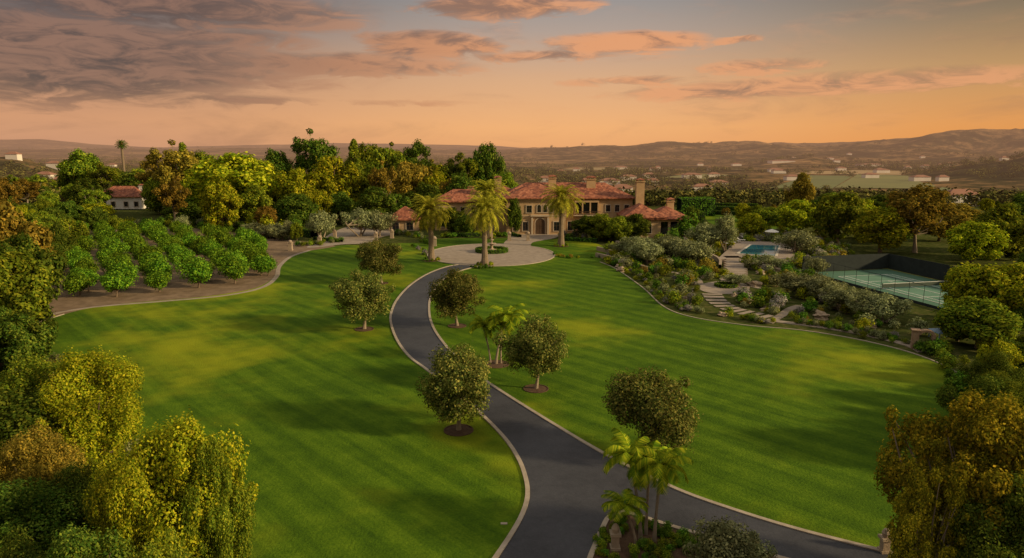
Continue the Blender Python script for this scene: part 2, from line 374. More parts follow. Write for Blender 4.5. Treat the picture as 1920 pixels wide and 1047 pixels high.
p=nt.n('ShaderNodeBsdfPrincipled',{'Base Color':col,'Roughness':.9,'Specular IOR Level':.05})
bm=nt.n('ShaderNodeBump',{'Strength':.8,'Distance':.08,'Height':nt.noise(pos,6,3,.7)}); nt.t.links.new(bm.outputs[0],p.inputs['Normal'])
finish(nt,p.outputs[0]); M_lawn=m
LE=[(868,496),(838,501),(803,514),(770,535),(745,562),(733,590),(735,615),(748,645),(770,672),(797,692),(850,732),(900,776),(945,822),(972,862),(986,900),(989,932),(980,965),(960,1002),(930,1047),(880,1120)]
RE=[(905,500),(880,504),(850,514),(822,534),(807,560),(805,588),(812,614),(830,642),(860,676),(900,708),(938,734),(985,764),(1040,798),(1100,834),(1150,862),(1210,892),(1290,928),(1400,966),(1500,996),(1600,1022),(1700,1047),(1850,1085)]
BL=[(1770,1140),(1600,1085),(1450,1045),(1340,1012),(1262,990),(1205,972),(1165,962),(1142,972),(1130,992),(1118,1020),(1105,1052),(1085,1110),(1070,1150)]
le=catmull(GP(LE));re=catmull(GP(RE));bl=catmull(GP(BL))
lawn=[(830,448),(790,455),(740,457),(700,462),(650,460),(610,466),(565,474),(535,486),(520,505),(512,522),(480,540),(420,552),(350,560),(250,568),(180,576),(120,590),(75,605),(52,622),(46,640),(58,665),(95,705),(140,745),(190,800),(250,860),(330,920),(400,960),(414,985),(416,1020),(410,1080),(400,1150),(700,1240),(1100,1200),(1600,1120),(1690,1065),(1680,1000),(1705,930),(1750,850),(1792,770),(1808,718),(1780,690),(1700,659),(1600,635),(1500,619),(1400,609),(1300,594),(1245,574),(1205,538),(1155,503),(1125,490),(1145,475),(1120,458),(1060,450),(900,447)]
lawnP=catmull(GP(lawn),True,6); sheet('lawn',lawnP,.03,M_lawn)
m,nt=newmat('asphalt'); pos=nt.n('ShaderNodeNewGeometry').outputs['Position']
a_=nt.noise(pos,.16,6,.6); b_=nt.noise(pos,9,3,.7); c_=nt.noise(pos,1.1,5,.65,1.0)
v=nt.m('ADD',nt.m('MULTIPLY',a_,.5),nt.m('ADD',nt.m('MULTIPLY',b_,.25),nt.m('MULTIPLY',c_,.25)))
col=nt.ramp(v,[(.38,C(.024,.025,.032)),(.62,C(.056,.058,.070))])
p=nt.n('ShaderNodeBsdfPrincipled',{'Base Color':col,'Roughness':.68,'Specular IOR Level':.35}); bm=nt.n('ShaderNodeBump',{'Strength':.3,'Distance':.05,'Height':b_}); nt.t.links.new(bm.outputs[0],p.inputs['Normal']); finish(nt,p.outputs[0]); asph=m
conc=simple('concrete_edge',C(.28,.23,.175),C(.42,.355,.28),1.2,.85,6,.2)
pave=simple('paving_stone',C(.22,.175,.14),C(.34,.28,.225),.8,.85,7,.2)
soil=simple('orchard_soil',C(.11,.072,.042),C(.23,.16,.10),.5,1,6,.3)
mulch=simple('mulch',C(.06,.035,.02),C(.12,.07,.04),2,1,5,.5)
sheet('orchard_ground',catmull(GP([(20,670),(36,612),(85,572),(100,520),(110,470),(150,436),(250,428),(350,428),(430,436),(500,446),(560,452),(600,455),(640,470),(560,500),(540,540),(440,575),(250,590),(130,610),(80,660)]),True,5),.015,soil)
sheet('driveway',np.concatenate([le,bl[::-1],re[::-1]]),.06,asph)
b=MB(); kerb(b,le,.3,.0,.13);kerb(b,re,.3,.0,.13);kerb(b,bl,.3,.0,.13); b.obj('driveway_kerb',[conc])
def ell(cu,cv,ru,rv,n=64,z=0): return [G(cu+ru*math.cos(a),cv+rv*math.sin(a),z) for a in np.linspace(0,2*math.pi,n,endpoint=False)]
circ=ell(921,479,119,21); sheet('forecourt_paving',circ,.09,pave)
b=MB(); kerb(b,circ[:]+circ[:1],.3,.03,.14); b.obj('forecourt_kerb',[conc])
sheet('entry_walk',catmull(GP([(945,462),(955,447),(975,438),(1050,438),(1040,447),(1000,455),(990,465)]),True,5),.075,pave)
sheet('motor_court_paving',catmull(GP([(575,464),(600,452),(625,436),(660,424),(720,420),(755,428),(765,436),(720,444),(690,456),(640,459),(600,464)]),True,5),.05,pave)
b=MB(); kerb(b,catmull(GP([(46,652),(40,622),(80,596),(130,583),(200,574),(300,566),(420,555),(490,540),(518,520),(524,500),(545,482),(580,470)])),.8,.02,.045); b.obj('orchard_path',[pave])
lawnedge=catmull(GP([(1125,492),(1155,505),(1205,540),(1245,576),(1300,596),(1400,611),(1500,620),(1600,636),(1700,660),(1780,691),(1806,716)]))
b=MB(); kerb(b,lawnedge,.2,.0,.10); kerb(b,catmull(GP([(418,1080),(418,1020),(416,985),(402,958),(330,918),(250,858),(190,798)])),.22,0,.12); kerb(b,catmull(GP([(140,745),(95,705),(58,665),(46,640),(52,622),(75,605),(120,590)])),.2,0,.12); b.obj('lawn_edging',[conc])
sheet('planting_bed',catmull(np.array([*bl[::4]]),False,3).tolist(),.05,mulch)
# tree rings + oaks
OAKS=[(683,618,508,116),(715,532,448,90),(857,612,504,100),(1005,730,594,124),(860,808,653,150),(1228,858,696,170)]
def ring(u,v,r=1.25):
    x,y=G(u,v); b=MB(); n=28
    V=[(x,y,.12)]+[(x+r*(1+.04*math.sin(3*a))*math.cos(a),y+r*math.sin(a),.05) for a in np.linspace(0,2*math.pi,n,endpoint=False)]
    b.add(V,[(0,1+i,1+(i+1)%n) for i in range(n)]); b.obj('mulch_ring',[mulch])
    b=MB(); pts=[(x+(r+.05)*math.cos(a),y+(r+.05)*math.sin(a)) for a in np.linspace(0,2*math.pi,n+1)]; kerb(b,pts,.1,.0,.09); b.obj('tree_ring_edging',[mulch])
    return x,y
for i,(u,v,vt,w) in enumerate(OAKS):
    x,y=ring(u,v,1.1); s=SP['oak'][i]; 
    ob=bpy.data.objects.new('oak_tree',s['me']); scn.collection.objects.link(ob); hh=ZT(y,vt); ww=w/F*(y*cp+H*sp)*1.14
    ob.location=(x,y,.05); ob.scale=(ww/s['w'],ww/s['w'],hh/s['h']*1.02); ob.rotation_euler[2]=i*1.7
x,y=ring(930,684,1.3)
put('king',x,y,0,ZT(y,576),rot=.3); put('king',x-.6,y+.5,0,ZT(y,600),rot=2.6); put('king',x+.5,y+.3,0,ZT(y,592),rot=5)
x,y=G(1212,1016)
for dx,dy,vt,r,w_ in ((-.3,.2,836,2.4,3.9),(.45,.0,846,.2,3.9),(.1,.7,856,1.2,3.6)):
    put('king',x+dx,y+dy,0.05,ZT(y,vt),w=w_,rot=r)
put('king',x-.7,y-.6,0.05,3.1,w=3.2,rot=3.0)
for u,v,vt,wpx in ((809,489,371,80),(909,498,370,82),(1052,462,350,78),(918,447,340,72)):
    x,y=G(u,v); put('date',x,y,.05,ZT(y,vt),w=wpx/F*(y*cp+H*sp)*1.08)
    b=MB(); n=20; V=[(x,y,.25)]+[(x+1.9*math.cos(a),y+1.9*math.sin(a),.08) for a in np.linspace(0,2*math.pi,n,endpoint=False)]
    b.add(V,[(0,1+i,1+(i+1)%n) for i in range(n)]); b.obj('palm_bed',[mulch])
    for k in range(9):
        a=k*.7; put(random.choice(['shrub_dark','shrub','shrub_bright']),x+1.5*math.cos(a),y+1.5*math.sin(a),.05,.7)
# ---------------------------------------------------------------- hedges
core=simple('hedge_core',C(.008,.02,.004),C(.015,.03,.006),2,1)
def hedge(name,pts,w,h,mt='hedge',leaf=.11,dens=26,z=0.0):
    b=MB(); kerb(b,pts,w*.86,z,z+h*.93,0)
    P=np.asarray(pts,float)[:,:2]; seg=np.linalg.norm(np.diff(P,axis=0),axis=1); cum=np.concatenate([[0],np.cumsum(seg)]); L=cum[-1]
    n=int(L*(w+2*h)*dens); t=rng.random(n)*L; k=np.clip(np.searchsorted(cum,t)-1,0,len(seg)-1); f=(t-cum[k])/seg[k]
    c=P[k]+(P[k+1]-P[k])*f[:,None]; d=(P[k+1]-P[k])/seg[k][:,None]; nn=np.stack([-d[:,1],d[:,0]],1)
    s=rng.random(n)*(w+2*h)-(w/2+h); side=np.abs(s)>w/2; off=np.clip(s,-w/2,w/2); zz=np.where(side,h-(np.abs(s)-w/2),h)
    pos=np.stack([c[:,0]+nn[:,0]*off,c[:,1]+nn[:,1]*off,z+zz],1)+rng.normal(size=(n,3))*.05
    nr=np.where(side[:,None],np.stack([nn[:,0]*np.sign(off),nn[:,1]*np.sign(off),np.zeros(n)],1),np.array([0,0,1.]))+runit(n)*.7
    nr/=np.linalg.norm(nr,axis=1,keepdims=True)
    V,Q=leafquads(pos,nr,leaf); b.add(V,Q,1); return b.obj(name,[core,LM[mt]])
ic=G(922,473)
hedge('round_hedge',[(ic[0]+3.2*math.cos(a),ic[1]+3.2*math.sin(a)) for a in np.linspace(0,2*math.pi,33)],.9,.8,dens=60,z=.09)
hedge('round_hedge',[(ic[0]+1.9*math.cos(a),ic[1]+1.9*math.sin(a)) for a in np.linspace(0,2*math.pi,25)],.7,.5,'citrus',dens=60,z=.09)
stone=simple('carved_stone',C(.26,.20,.14),C(.38,.30,.22),2,.8,5,.3)
b=MB(); b.lathe([(1.1,0),(1.1,.5),(.95,.55),(.5,.6),(.3,.9),(.28,1.4),(.45,1.55),(1.0,1.8),(1.05,1.9),(.9,1.88),(.2,1.85),(.16,2.4),(.5,2.65),(.52,2.72),(.1,2.7),(.12,3.0),(.2,3.2),(.01,3.45)],(ic[0],ic[1],.09),18); b.obj('stone_fountain',[stone],smooth=True)
# ---------------------------------------------------------------- house
stucco=simple('stucco',C(.38,.25,.13),C(.50,.345,.195),.7,.95,6,.2)
white=simple('white_stucco',C(.66,.62,.56),C(.76,.73,.68),.7,.95)
m,nt=newmat('clay_roof_tiles')
pos=nt.n('ShaderNodeNewGeometry').outputs['Position']
vo=nt.n('ShaderNodeTexVoronoi',{'Vector':pos,'Scale':1.6}).outputs['Color']
bw=nt.n('ShaderNodeRGBToBW',{0:vo}).outputs[0]
col=nt.ramp(nt.m('MULTIPLY_ADD',bw,.65,nt.m('MULTIPLY',nt.noise(pos,.6,4,.6),.35)),[(.2,C(.11,.032,.018)),(.5,C(.26,.078,.038)),(.8,C(.44,.17,.09))])
wv=nt.n('ShaderNodeTexWave',{'Vector':pos,'Scale':1.1},wave_type='BANDS',bands_direction='X').outputs['Fac']
p=nt.n('ShaderNodeBsdfPrincipled',{'Base Color':col,'Roughness':.85})
bm=nt.n('ShaderNodeBump',{'Strength':.7,'Distance':.12,'Height':wv}); nt.t.links.new(bm.outputs[0],p.inputs['Normal']); finish(nt,p.outputs[0]); tiles=m
glass=simple('dark_window_glass',C(.012,.014,.018),None,rough=.12,spec=.6)
wood=simple('dark_wood',C(.06,.032,.015),C(.10,.055,.03),2,.7)
trim=simple('limestone_trim',C(.42,.33,.23),C(.50,.41,.31),1,.85)
class House:
    def __init__(s,name): s.e=empty(name); s.w=MB();s.r=MB();s.g=MB();s.t=MB();s.c=MB()
    def done(s,wm):
        for b,n,m in ((s.w,'walls',[wm]),(s.r,'roof',[tiles]),(s.g,'windows',[glass,wood]),(s.t,'trim',[trim,wood]),(s.c,'chimneys',[wm,tiles])):
            if b.n: b.obj(n,m,s.e)
    def win(s,x,y,z,w,h,arch=False,door=False):
        s.g.box(x-w/2,x+w/2,y-.06,y+.1,z,z+h,1 if door else 0)
        if arch:
            n=10;V=[(x+w/2*math.cos(a),y-.06,z+h+w/2*math.sin(a)) for a in np.linspace(0,math.pi,n)]; s.g.add(V,[tuple(range(n))[::-1]],1 if door else 0)
            for a0,a1 in zip(np.linspace(0,math.pi,9)[:-1],np.linspace(0,math.pi,9)[1:]):
                r0,r1=w/2,w/2+.22; P=[(x+r*math.cos(a),z+h+r*math.sin(a)) for r,a in ((r0,a0),(r1,a0),(r1,a1),(r0,a1))]
                s.t.add([(p[0],y-.16,p[1]) for p in P]+[(p[0],y,p[1]) for p in P],[(0,3,2,1),(0,1,5,4),(1,2,6,5),(2,3,7,6),(3,0,4,7)])
        else: s.t.box(x-w/2-.2,x+w/2+.2,y-.16,y,z+h,z+h+.22)
        s.t.box(x-w/2-.2,x-w/2,y-.15,y,z,z+h);s.t.box(x+w/2,x+w/2+.2,y-.15,y,z,z+h);s.t.box(x-w/2-.25,x+w/2+.25,y-.2,y,z-.18,z)
        s.t.box(x-.04,x+.04,y-.1,y-.061,z,z+h,1)
        if h>1.2: s.t.box(x-w/2,x-.041,y-.1,y-.061,z+h*.55,z+h*.55+.07,1); s.t.box(x+.041,x+w/2,y-.1,y-.061,z+h*.55,z+h*.55+.07,1)
    def chim(s,x,y,z0,z1,w=1.5,d=1.3):
        s.c.box(x-w/2,x+w/2,y-d/2,y+d/2,z0,z1-.9); s.c.box(x-w/2-.2,x+w/2+.2,y-d/2-.2,y+d/2+.2,z1-.9,z1-.7)
        for sx in(-1,1):
            for sy in(-1,1): s.c.box(x+sx*w*.36-.13,x+sx*w*.36+.13,y+sy*d*.36-.13,y+sy*d*.36+.13,z1-.7,z1-.35)
        s.c.hip(x-w/2,x+w/2,y-d/2,y+d/2,z1-.2,.35,.2,1,.15)
h=House('mediterranean_mansion')
h.w.box(-1.5,14.5,184,200,0,9.7); h.w.box(14.5,33,187.5,201,0,9.5); h.w.box(-9,-1.5,190,203,0,9.1); h.w.box(-22,-9,194,204,0,8.2)
h.w.box(29.5,38,176.5,187.5,0,5.3)
h.w.box(38,46,181.5,188,0,5.0)
for x in (38.3,40.8,43.3,45.7): h.w.box(x-.3,x+.3,176.6,177.2,0,4.2)
for yy in (179.3,): h.w.box(45.4,46,yy-.3,yy+.3,0,4.2)
h.w.box(38,46,176.6,177.2,4.2,5.0); h.w.box(45.4,46,177.2,181.5,4.2,5.0)
h.g.box(39,45.3,181.42,181.6,.2,3.8)
h.r.hip(-1.5,14.5,184,198,9.9,3.5,.9); h.r.hip(-3,33,187.4,201.2,9.72,3.8,.9); h.r.hip(-9.2,4,190,203,9.3,3.2,.8); h.r.hip(-22,-6,194,204,8.3,3.1,.8)
h.r.hip(29.5,39,176.3,189,5.5,3.0,.8); h.r.hip(36,46,176.6,188,5.05,2.8,.8)
for x in (1,4.6): h.win(x,184,5.9,1.4,1.9)
for x in (7.3,8.9,10.5): h.win(x,184,6.0,1.0,1.5,True)
h.win(13,184,5.9,1.0,1.7)
h.win(7.6,184,.1,2.6,3.0,True,True)
h.t.box(5.2,5.7,183.5,184,0,4.6);h.t.box(9.5,10,183.5,184,0,4.6);h.t.box(5.0,10.2,183.4,184,4.9,5.3)
for x in (1,3.6,12): h.win(x,184,1.0,1.4,2.4)
h.t.box(-1.6,14.6,183.9,184,9.2,9.6); h.t.box(-1.6,4.9,183.92,184,4.95,5.15); h.t.box(10.3,14.6,183.92,184,4.95,5.15)
h.g.box(17.5,23.5,187.4,187.6,5.6,8.4)
for x in (17.3,19.3,21.4,23.6): h.w.box(x-.18,x+.18,186.9,187.45,5.06,8.44)
h.w.box(17.1,23.8,186.9,187.45,8.45,9.1)
h.t.box(16.8,24.1,186.2,187.5,4.8,5.05)
for i in range(19): h.t.box(16.9+i*.39,16.97+i*.39,186.25,186.32,5.05,6.0,1)
h.t.box(16.8,24.1,186.22,186.35,6.0,6.1,1)
for x in (26.3,28.8,31.4): h.win(x,187.5,5.9,1.2,1.8)
for x in (16,19,22,25.5,28): h.win(x,187.5,.8,1.4,2.4,x in(19,22))
for x in (-7.5,-4.5): h.win(x,190,5.6,1.1,1.7); h.win(x,190,1,1.1,2)
for x in (-20,-17,-14,-11): h.win(x,194,5.0,1.1,1.6); h.win(x,194,1,1.2,2)
for x in (31.5,35.5): h.win(x,176.5,1.2,1.3,2.2)
h.chim(-4,195,9,15.2,1.9); h.chim(11.2,192,9,15.6,2.1); h.chim(22,192,9,15.3,2.5); h.chim(34.6,186,0,14.9,2.2,1.8); h.chim(42.5,184,5,9.8,1.8); h.chim(-12,200,8,12.2)
h.done(stucco)
h2=House('guest_house'); h2.w.box(-35,-26.5,193,201,0,3.2); h2.r.hip(-35,-26.5,193,201,3.3,3.3,.8)
for x in (-33,-29): h2.win(x,193,.2,1.9,2.2)
h2.w.box(-40,-35.05,196,201,0,2.8); h2.r.hip(-40,-36.2,196,201,2.9,1.6,.6); h2.done(stucco)
h3=House('white_villa'); h3.w.box(-163,-145,268,278,0,4.8); h3.r.hip(-163,-145,268,278,4.9,3.8,.9); h3.w.box(-144.8,-137,272,279,0,6.2); h3.r.hip(-144.8,-137,272,279,6.3,1.8,.5)
for x in (-160,-156,-151,-147): h3.win(x,268,1,1.5,1.8)
h3.chim(-147,273,5,9.4,1.6); h3.done(white)
def HP(l,z=0): return GP(l,z)
for l,w_,h_ in (([(520,434),(560,441),(590,446)],2.5,2),([(590,450),(640,455)],1.2,.8),([(470,432),(525,430)],1.8,1.6),([(1335,402),(1420,406)],2,1.4),([(1340,394),(1430,398),(1500,404)],2,1.6),([(1335,388),(1420,390)],2,1.6),([(955,441),(975,446)],1,.8),([(1060,452),(1120,455)],1.2,.9),([(835,445),(900,444)],1.2,1),([(1150,497),(1165,492),(1160,475),(1170,462)],1,.8)):
    hedge('clipped_hedge',HP(l),w_,h_,dens=14,leaf=.16)
hedge('tall_hedge',HP([(1272,404),(1335,404)]),7,6.2,dens=9,leaf=.25)
hedge('tall_hedge',HP([(1270,418),(1318,418)]),4,3.6,dens=10,leaf=.22)
sheet('croquet_lawn',catmull(HP([(1335,398),(1440,402),(1500,412),(1480,432),(1400,430),(1330,418)]),True,5),.02,M_lawn)
# ---------------------------------------------------------------- pool terrace
TZ=.7
deckpx=[(1345,486),(1382,452),(1490,455),(1490,486)]
deck=GP(deckpx,TZ); b=MB()
b.add([(*p,TZ) for p in deck]+[(*p,0) for p in deck],[(0,3,2,1)[::-1],(0,1,5,4),(1,2,6,5),(2,3,7,6),(3,0,4,7)]); b.obj('pool_terrace',[pave])
water=GP([(1382,476),(1407,459),(1463,461),(1455,481)],TZ)
m,nt=newmat('pool_water'); p=nt.n('ShaderNodeBsdfPrincipled',{'Base Color':C(.02,.16,.24),'Roughness':.06})
bm=nt.n('ShaderNodeBump',{'Strength':.15,'Height':nt.noise(None,3,2)});nt.t.links.new(bm.outputs[0],p.inputs['Normal']);finish(nt,p.outputs[0]); 
sheet('swimming_pool',water,TZ+.02,m)
b=MB(); wl=np.vstack([water,water[:1]]); kerb(b,wl,.5,TZ-.1,TZ+.08); b.obj('pool_coping',[simple('coping',C(.45,.40,.33),C(.53,.48,.41),2)])
sheet('pool_lawn',catmull(HP([(1350,446),(1400,438),(1500,444),(1530,452),(1492,455),(1380,451)]),True,5),.04,M_lawn)
fab=simple('white_canvas',C(.7,.68,.64),C(.76,.74,.7),3)
for i in range(5):
    x,y=G(1362+i*9,459-i*2.2,TZ); b=MB(); e=empty('pool_lounger',(x,y,TZ))
    b.box(-.35,.35,-1,.4,.3,.38); b.add([(-.35,.4,.3),(.35,.4,.3),(.35,1,.85),(-.35,1,.85),(-.35,.4,.38),(.35,.4,.38),(.35,.95,.92),(-.35,.95,.92)],[(0,3,2,1),(4,5,6,7),(0,1,5,4),(1,2,6,5),(2,3,7,6),(3,0,4,7)]); b.obj('cushion',[fab],e)
    b=MB(); [b.box(sx*.3-.03,sx*.3+.03,yy-.03,yy+.03,0,.3) for sx in(-1,1) for yy in(-.9,.3)]; b.obj('legs',[wood],e); e.rotation_euler[2]=1.1
x,y=G(1446,452,TZ); e=empty('pool_umbrella',(x,y,TZ)); b=MB(); b.tube([(0,0,0),(0,0,2.8)],[.04,.04],6); b.obj('pole',[wood],e); b=MB(); b.lathe([(1.7,2.2),(1.7,2.3),(.9,2.6),(.02,2.9)],k=8); b.obj('canopy',[fab],e)
b=MB()
for i in range(11):
    t=i/10; u=1372+6*math.sin(t*3.1); v=524-36*t; x,y=G(u,v); hw=2.2-.6*t; b.box(x-hw,x+hw,y-1.4,y+1.1,0,.1+.06*i)
b.obj('garden_steps',[pave])
sheet('round_patio',ell(1358,540,48,12),.06,pave)
pc=G(1361,538); hedge('round_hedge',[(pc[0]+1.5*math.cos(a),pc[1]+1.5*math.sin(a)) for a in np.linspace(0,2*math.pi,17)],.7,.5,'citrus',dens=60,z=.06)
sheet('flower_bed',[(pc[0]+1.2*math.cos(a),pc[1]+1.2*math.sin(a)) for a in np.linspace(0,2*math.pi,17)[:-1]],.1,mulch)
paths=[([(1335,552),(1345,566),(1370,580),(1410,590),(1455,600)],1.3),([(1440,606),(1465,592),(1482,580),(1500,574)],1.2),([(1455,603),(1540,614),(1620,628),(1700,647),(1732,662)],1.2),([(1400,536),(1440,545),(1480,560)],.9),([(1165,488),(1230,505),(1300,520),(1315,535)],.9)]
PP=[]
for k,(l,w_) in enumerate(paths):
    c=catmull(GP(l)); PP.append(c)
    b=MB()
    if k==0:
        for i in range(0,len(c)-2,3): kerb(b,[c[i],c[i]+(c[i+2]-c[i])*.95],3.0,.02,.10)
    else: kerb(b,c,w_,.01,.06+.004*k)
    b.obj('garden_path',[pave])
b=MB()
for l in ([(1118,482),(1150,490),(1200,505),(1235,515)],[(1120,470),(1160,480)],[(1300,470),(1345,490),(1350,505)],[(1400,505),(1450,495),(1520,505)],[(1530,490),(1600,500)]): kerb(b,catmull(GP(l)),.5,0,.9)
b.obj('stone_garden_wall',[stone])
# tennis court
m_court=simple('court_surface',C(.105,.20,.145),C(.13,.235,.175),.4,1.0,spec=.05); m_court2=simple('court_surround',C(.075,.15,.105),C(.09,.175,.125),.4,1.0,spec=.05); wht=simple('line_paint',C(.7,.7,.68))
ce=empty('tennis_court',(0,0,0)); ax=math.radians(12)
ctr=np.array(G(1718,541)); 
def TC(x,y): return (ctr[0]+x*math.cos(ax)-y*math.sin(ax),ctr[1]+x*math.sin(ax)+y*math.cos(ax))
def rect(b,x0,x1,y0,y1,z): b.add([(*TC(x0,y0),z),(*TC(x1,y0),z),(*TC(x1,y1),z),(*TC(x0,y1),z)],[(0,1,2,3)])
b=MB(); rect(b,-9,9,-17,17,.03); b.obj('surround',[m_court2],ce)
b=MB(); rect(b,-5.5,5.5,-11.9,11.9,.05); b.obj('playing_surface',[m_court],ce)
b=MB(); lw=.07
for x in (-5.5,-4.1,4.1,5.5): rect(b,x-lw,x+lw,-11.9,11.9,.07)
for y in (-11.9,-6.4,6.4,11.9): rect(b,-5.4,5.4,y-lw,y+lw,.074)
rect(b,-lw,lw,-6.3,6.3,.078); b.obj('lines',[wht],ce)
b=MB(); kerb(b,[TC(-6.4,0),TC(6.4,0)],.04,.35,.97); kerb(b,[TC(-6.4,0),TC(6.4,0)],.05,.98,1.04,1); [kerb(b,[TC(x,0),TC(x+.1,0)],.1,0,1.1) for x in(-6.55,6.45)]; b.obj('net',[simple('net_mesh',C(.05,.07,.055)),wht],ce)
scr=simple('windscreen_fabric',C(.016,.022,.022),C(.026,.034,.033),1,.9)
b=MB(); 
for P,Q in ((TC(-9.2,17.2),TC(9.2,17.2)),(TC(9.2,17.2),TC(9.2,-17))): kerb(b,[P,Q],.06,.1,3.0)
for t in np.linspace(-17,17,13):
    x,y=TC(-9.2,t); b.tube([(x,y,0),(x,y,3.1)],[.035,.035],5)
kerb(b,[TC(-9.2,17.2),TC(-9.2,-17)],.05,3.03,3.09); kerb(b,[TC(-9.2,17.2),TC(-9.2,-17)],.04,.05,.5)
b.obj('court_fence',[scr])
brick=simple('terracotta_brick',C(.24,.15,.10),C(.36,.25,.17),3,.9)
x,y=G(1728,655); e=empty('brick_archway',(x,y,0)); b=MB()
b.box(-1.3,-.5,-.5,.5,0,2.5);b.box(1.0,1.4,-.5,.5,0,2.2); b.box(-1.45,-.35,-.62,.62,2.5,2.65)
for i in range(10):
    a0,a1=math.pi*i/10,math.pi*(i+1)/10; P=[(.35+r*math.cos(a),2.0+r*.7*math.sin(a)) for r,a in ((.65,a0),(1.05,a0),(1.05,a1),(.65,a1))]
    b.add([(q[0],-.45,q[1]) for q in P]+[(q[0],.45,q[1]) for q in P],[(0,1,2,3),(4,7,6,5),(1,5,6,2),(0,3,7,4)])
b.obj('arch',[brick],e); e.rotation_euler[2]=-.4; e.scale=(.85,.85,.85)
b=MB(); x,y=G(1768,636); b.box(x-1.3,x+1.3,y-1.2,y+1.2,.9,1.0); b.add([(x-1.3,y-1.2,1.0),(x+1.3,y-1.2,1.0),(x+1.3,y+1.2,1.0),(x-1.3,y+1.2,1.0),(x,y,1.35)],[(0,1,4),(1,2,4),(2,3,4),(3,0,4)]); [b.box(x+sx-.05,x+sx+.05,y+sy-.05,y+sy+.05,0,.9) for sx in(-1.1,1.1) for sy in(-1,1)]
b.obj('spa_cover',[simple('blue_cover',C(.20,.30,.42),C(.25,.36,.5))])
def pillar(u,v,hh=1.7,w=.55):
    x,y=G(u,v); e=empty('stone_gate_pillar',(x,y,0)); b=MB(); b.box(-w/2,w/2,-w/2,w/2,.2,hh-.3); b.box(-w/2-.08,w/2+.08,-w/2-.08,w/2+.08,0,.2); b.box(-w/2-.1,w/2+.1,-w/2-.1,w/2+.1,hh-.3,hh-.15); b.lathe([(w*.45,hh-.15),(w*.6,hh+.1),(w*.35,hh+.3),(.01,hh+.4)],k=10); b.obj('shaft',[stone],e)
pillar(1658,1036,1.1,.4); pillar(1153,1030,1.2,.4)
for u,v in ((600,460),(628,447),(955,452),(990,452),(815,462),(735,447),(705,452),(545,470)): pillar(u,v,2.0,.8)
b=MB(); x,y=G(945,983); b.box(x-.2,x+.2,y-.1,y+.1,.02,.06); b.obj('drain_cover',[conc])
# ---------------------------------------------------------------- orchard (rows running away from the lawn)
orch=GP([(95,556),(130,500),(150,440),(300,436),(430,446),(505,470),(508,520),(440,542),(300,558),(230,562)])
o=np.array(G(232,554)); d1=np.array(G(440,534))-o; d1/=np.linalg.norm(d1); d2=np.array([-d1[1],d1[0]])
for i in range(-4,16):
    for j in range(0,22):
        p=o+d1*(i*5.7+(.5 if j%2 else -.5))+d2*(j*5.6)+np.random.normal(0,.38,2)
        if inpoly(p[0],p[1],orch) and random.random()>.03:
            k=random.uniform(.8,1.18)*(1.08 if j<2 else 1); put('citrus',p[0],p[1],0,3.9*k,w=4.5*k)
for u,v in ((150,556),(490,517)): x,y=G(u,v); put('citrus',x,y,0,3.8,w=4.3)
# ---------------------------------------------------------------- hand-placed trees   key,u,D,vtop,wpx
T=[('euc',335,235,262,85),('euc',300,250,285,60),('broad_bright',440,215,283,150),('broad_bright',420,190,338,66),('broad_bright',500,235,300,80),('euc_dark',590,290,241,80),('broad_bright',567,220,314,78),('broad_bright',632,225,291,85),('broad',690,270,268,75),
('tall_mid',668,260,262,45),('euc_dark',780,265,255,66),('broad',730,250,275,75),('broad_rust',770,235,300,80),('euc_green',865,250,279,72),('broad_dark',917,255,267,56),('euc_dark',900,262,275,50),('broad_dark',700,205,348,74),('broad_dark',562,200,363,80),('olive',605,172,397,62),
('olive',675,180,392,70),('olive',712,180,392,62),('broad',160,330,276,75),('fan',238,330,267,22),('euc_green',205,320,300,60),('broad_dark',260,300,318,70),('broad',385,280,283,70),('tall_mid',352,300,268,40),('broad_dark',520,290,275,70),('euc_green',740,300,266,60),
('broad_dark',170,240,335,70),('broad',300,245,335,60),('euc',720,222,300,50),('broad_bright',820,260,305,80),('broad_dark',865,215,320,60),('broad_rust',850,225,330,60),('broad',945,230,318,60),('broad_dark',800,212,340,80),('broad_dark',745,206,362,50),('broad_bright',820,232,320,60),
('broad_dark',640,212,360,70),('broad',660,240,310,60),('broad_bright',590,205,350,60),('broad',480,200,345,70),('broad_dark',350,210,370,70),('broad_bright',180,215,380,60),('shrub_bright',505,180,405,36),('broad_rust',500,190,385,40),('euc',330,200,325,60),
('broad_rust',1498,240,322,50),('euc',1715,150,337,105),('broad_bright',1650,150,385,90),('broad',1570,165,357,90),('broad_bright',1610,175,370,80),('broad_bright',1490,180,372,70),('broad_bright',1530,190,380,70),('broad',1440,190,388,70),('broad_dark',1680,165,370,80),
('broad_rust',1760,170,385,70),('broad_bright',1820,135,414,90),('broad',1870,140,380,100),('broad_dark',1910,150,360,90),('broad_rust',1780,190,380,90),('broad_dark',1460,210,396,60),('broad_dark',1550,205,362,70),
('olive',1325,152,416,76),('olive',1495,146,430,76),('olive',1250,140,442,86),('olive',1190,142,442,76),('olive',1300,134,448,80),('olive',1215,134,450,70),('olive',1275,136,448,66),('olive',1165,144,452,50),('olive',1500,103,508,88),('olive',1580,93,532,90),('olive',1655,87,552,92),('olive',1540,100,518,74),('olive',1615,89,546,74),('olive',1380,112,512,50),('olive',1440,128,478,56),('olive',1530,122,480,50),
('broad',1130,172,400,70),('broad_dark',1100,176,402,50),('broad_dark',1190,168,398,60),('broad',1160,166,405,50),('broad_dark',850,187,388,44),('broad_dark',872,182,400,40),('broad_dark',965,182,368,26),('olive',1360,150,402,50),('broad_bright',1410,175,400,50),
('shrub_dark',1265,158,425,40),('shrub_dark',1290,175,395,44)]
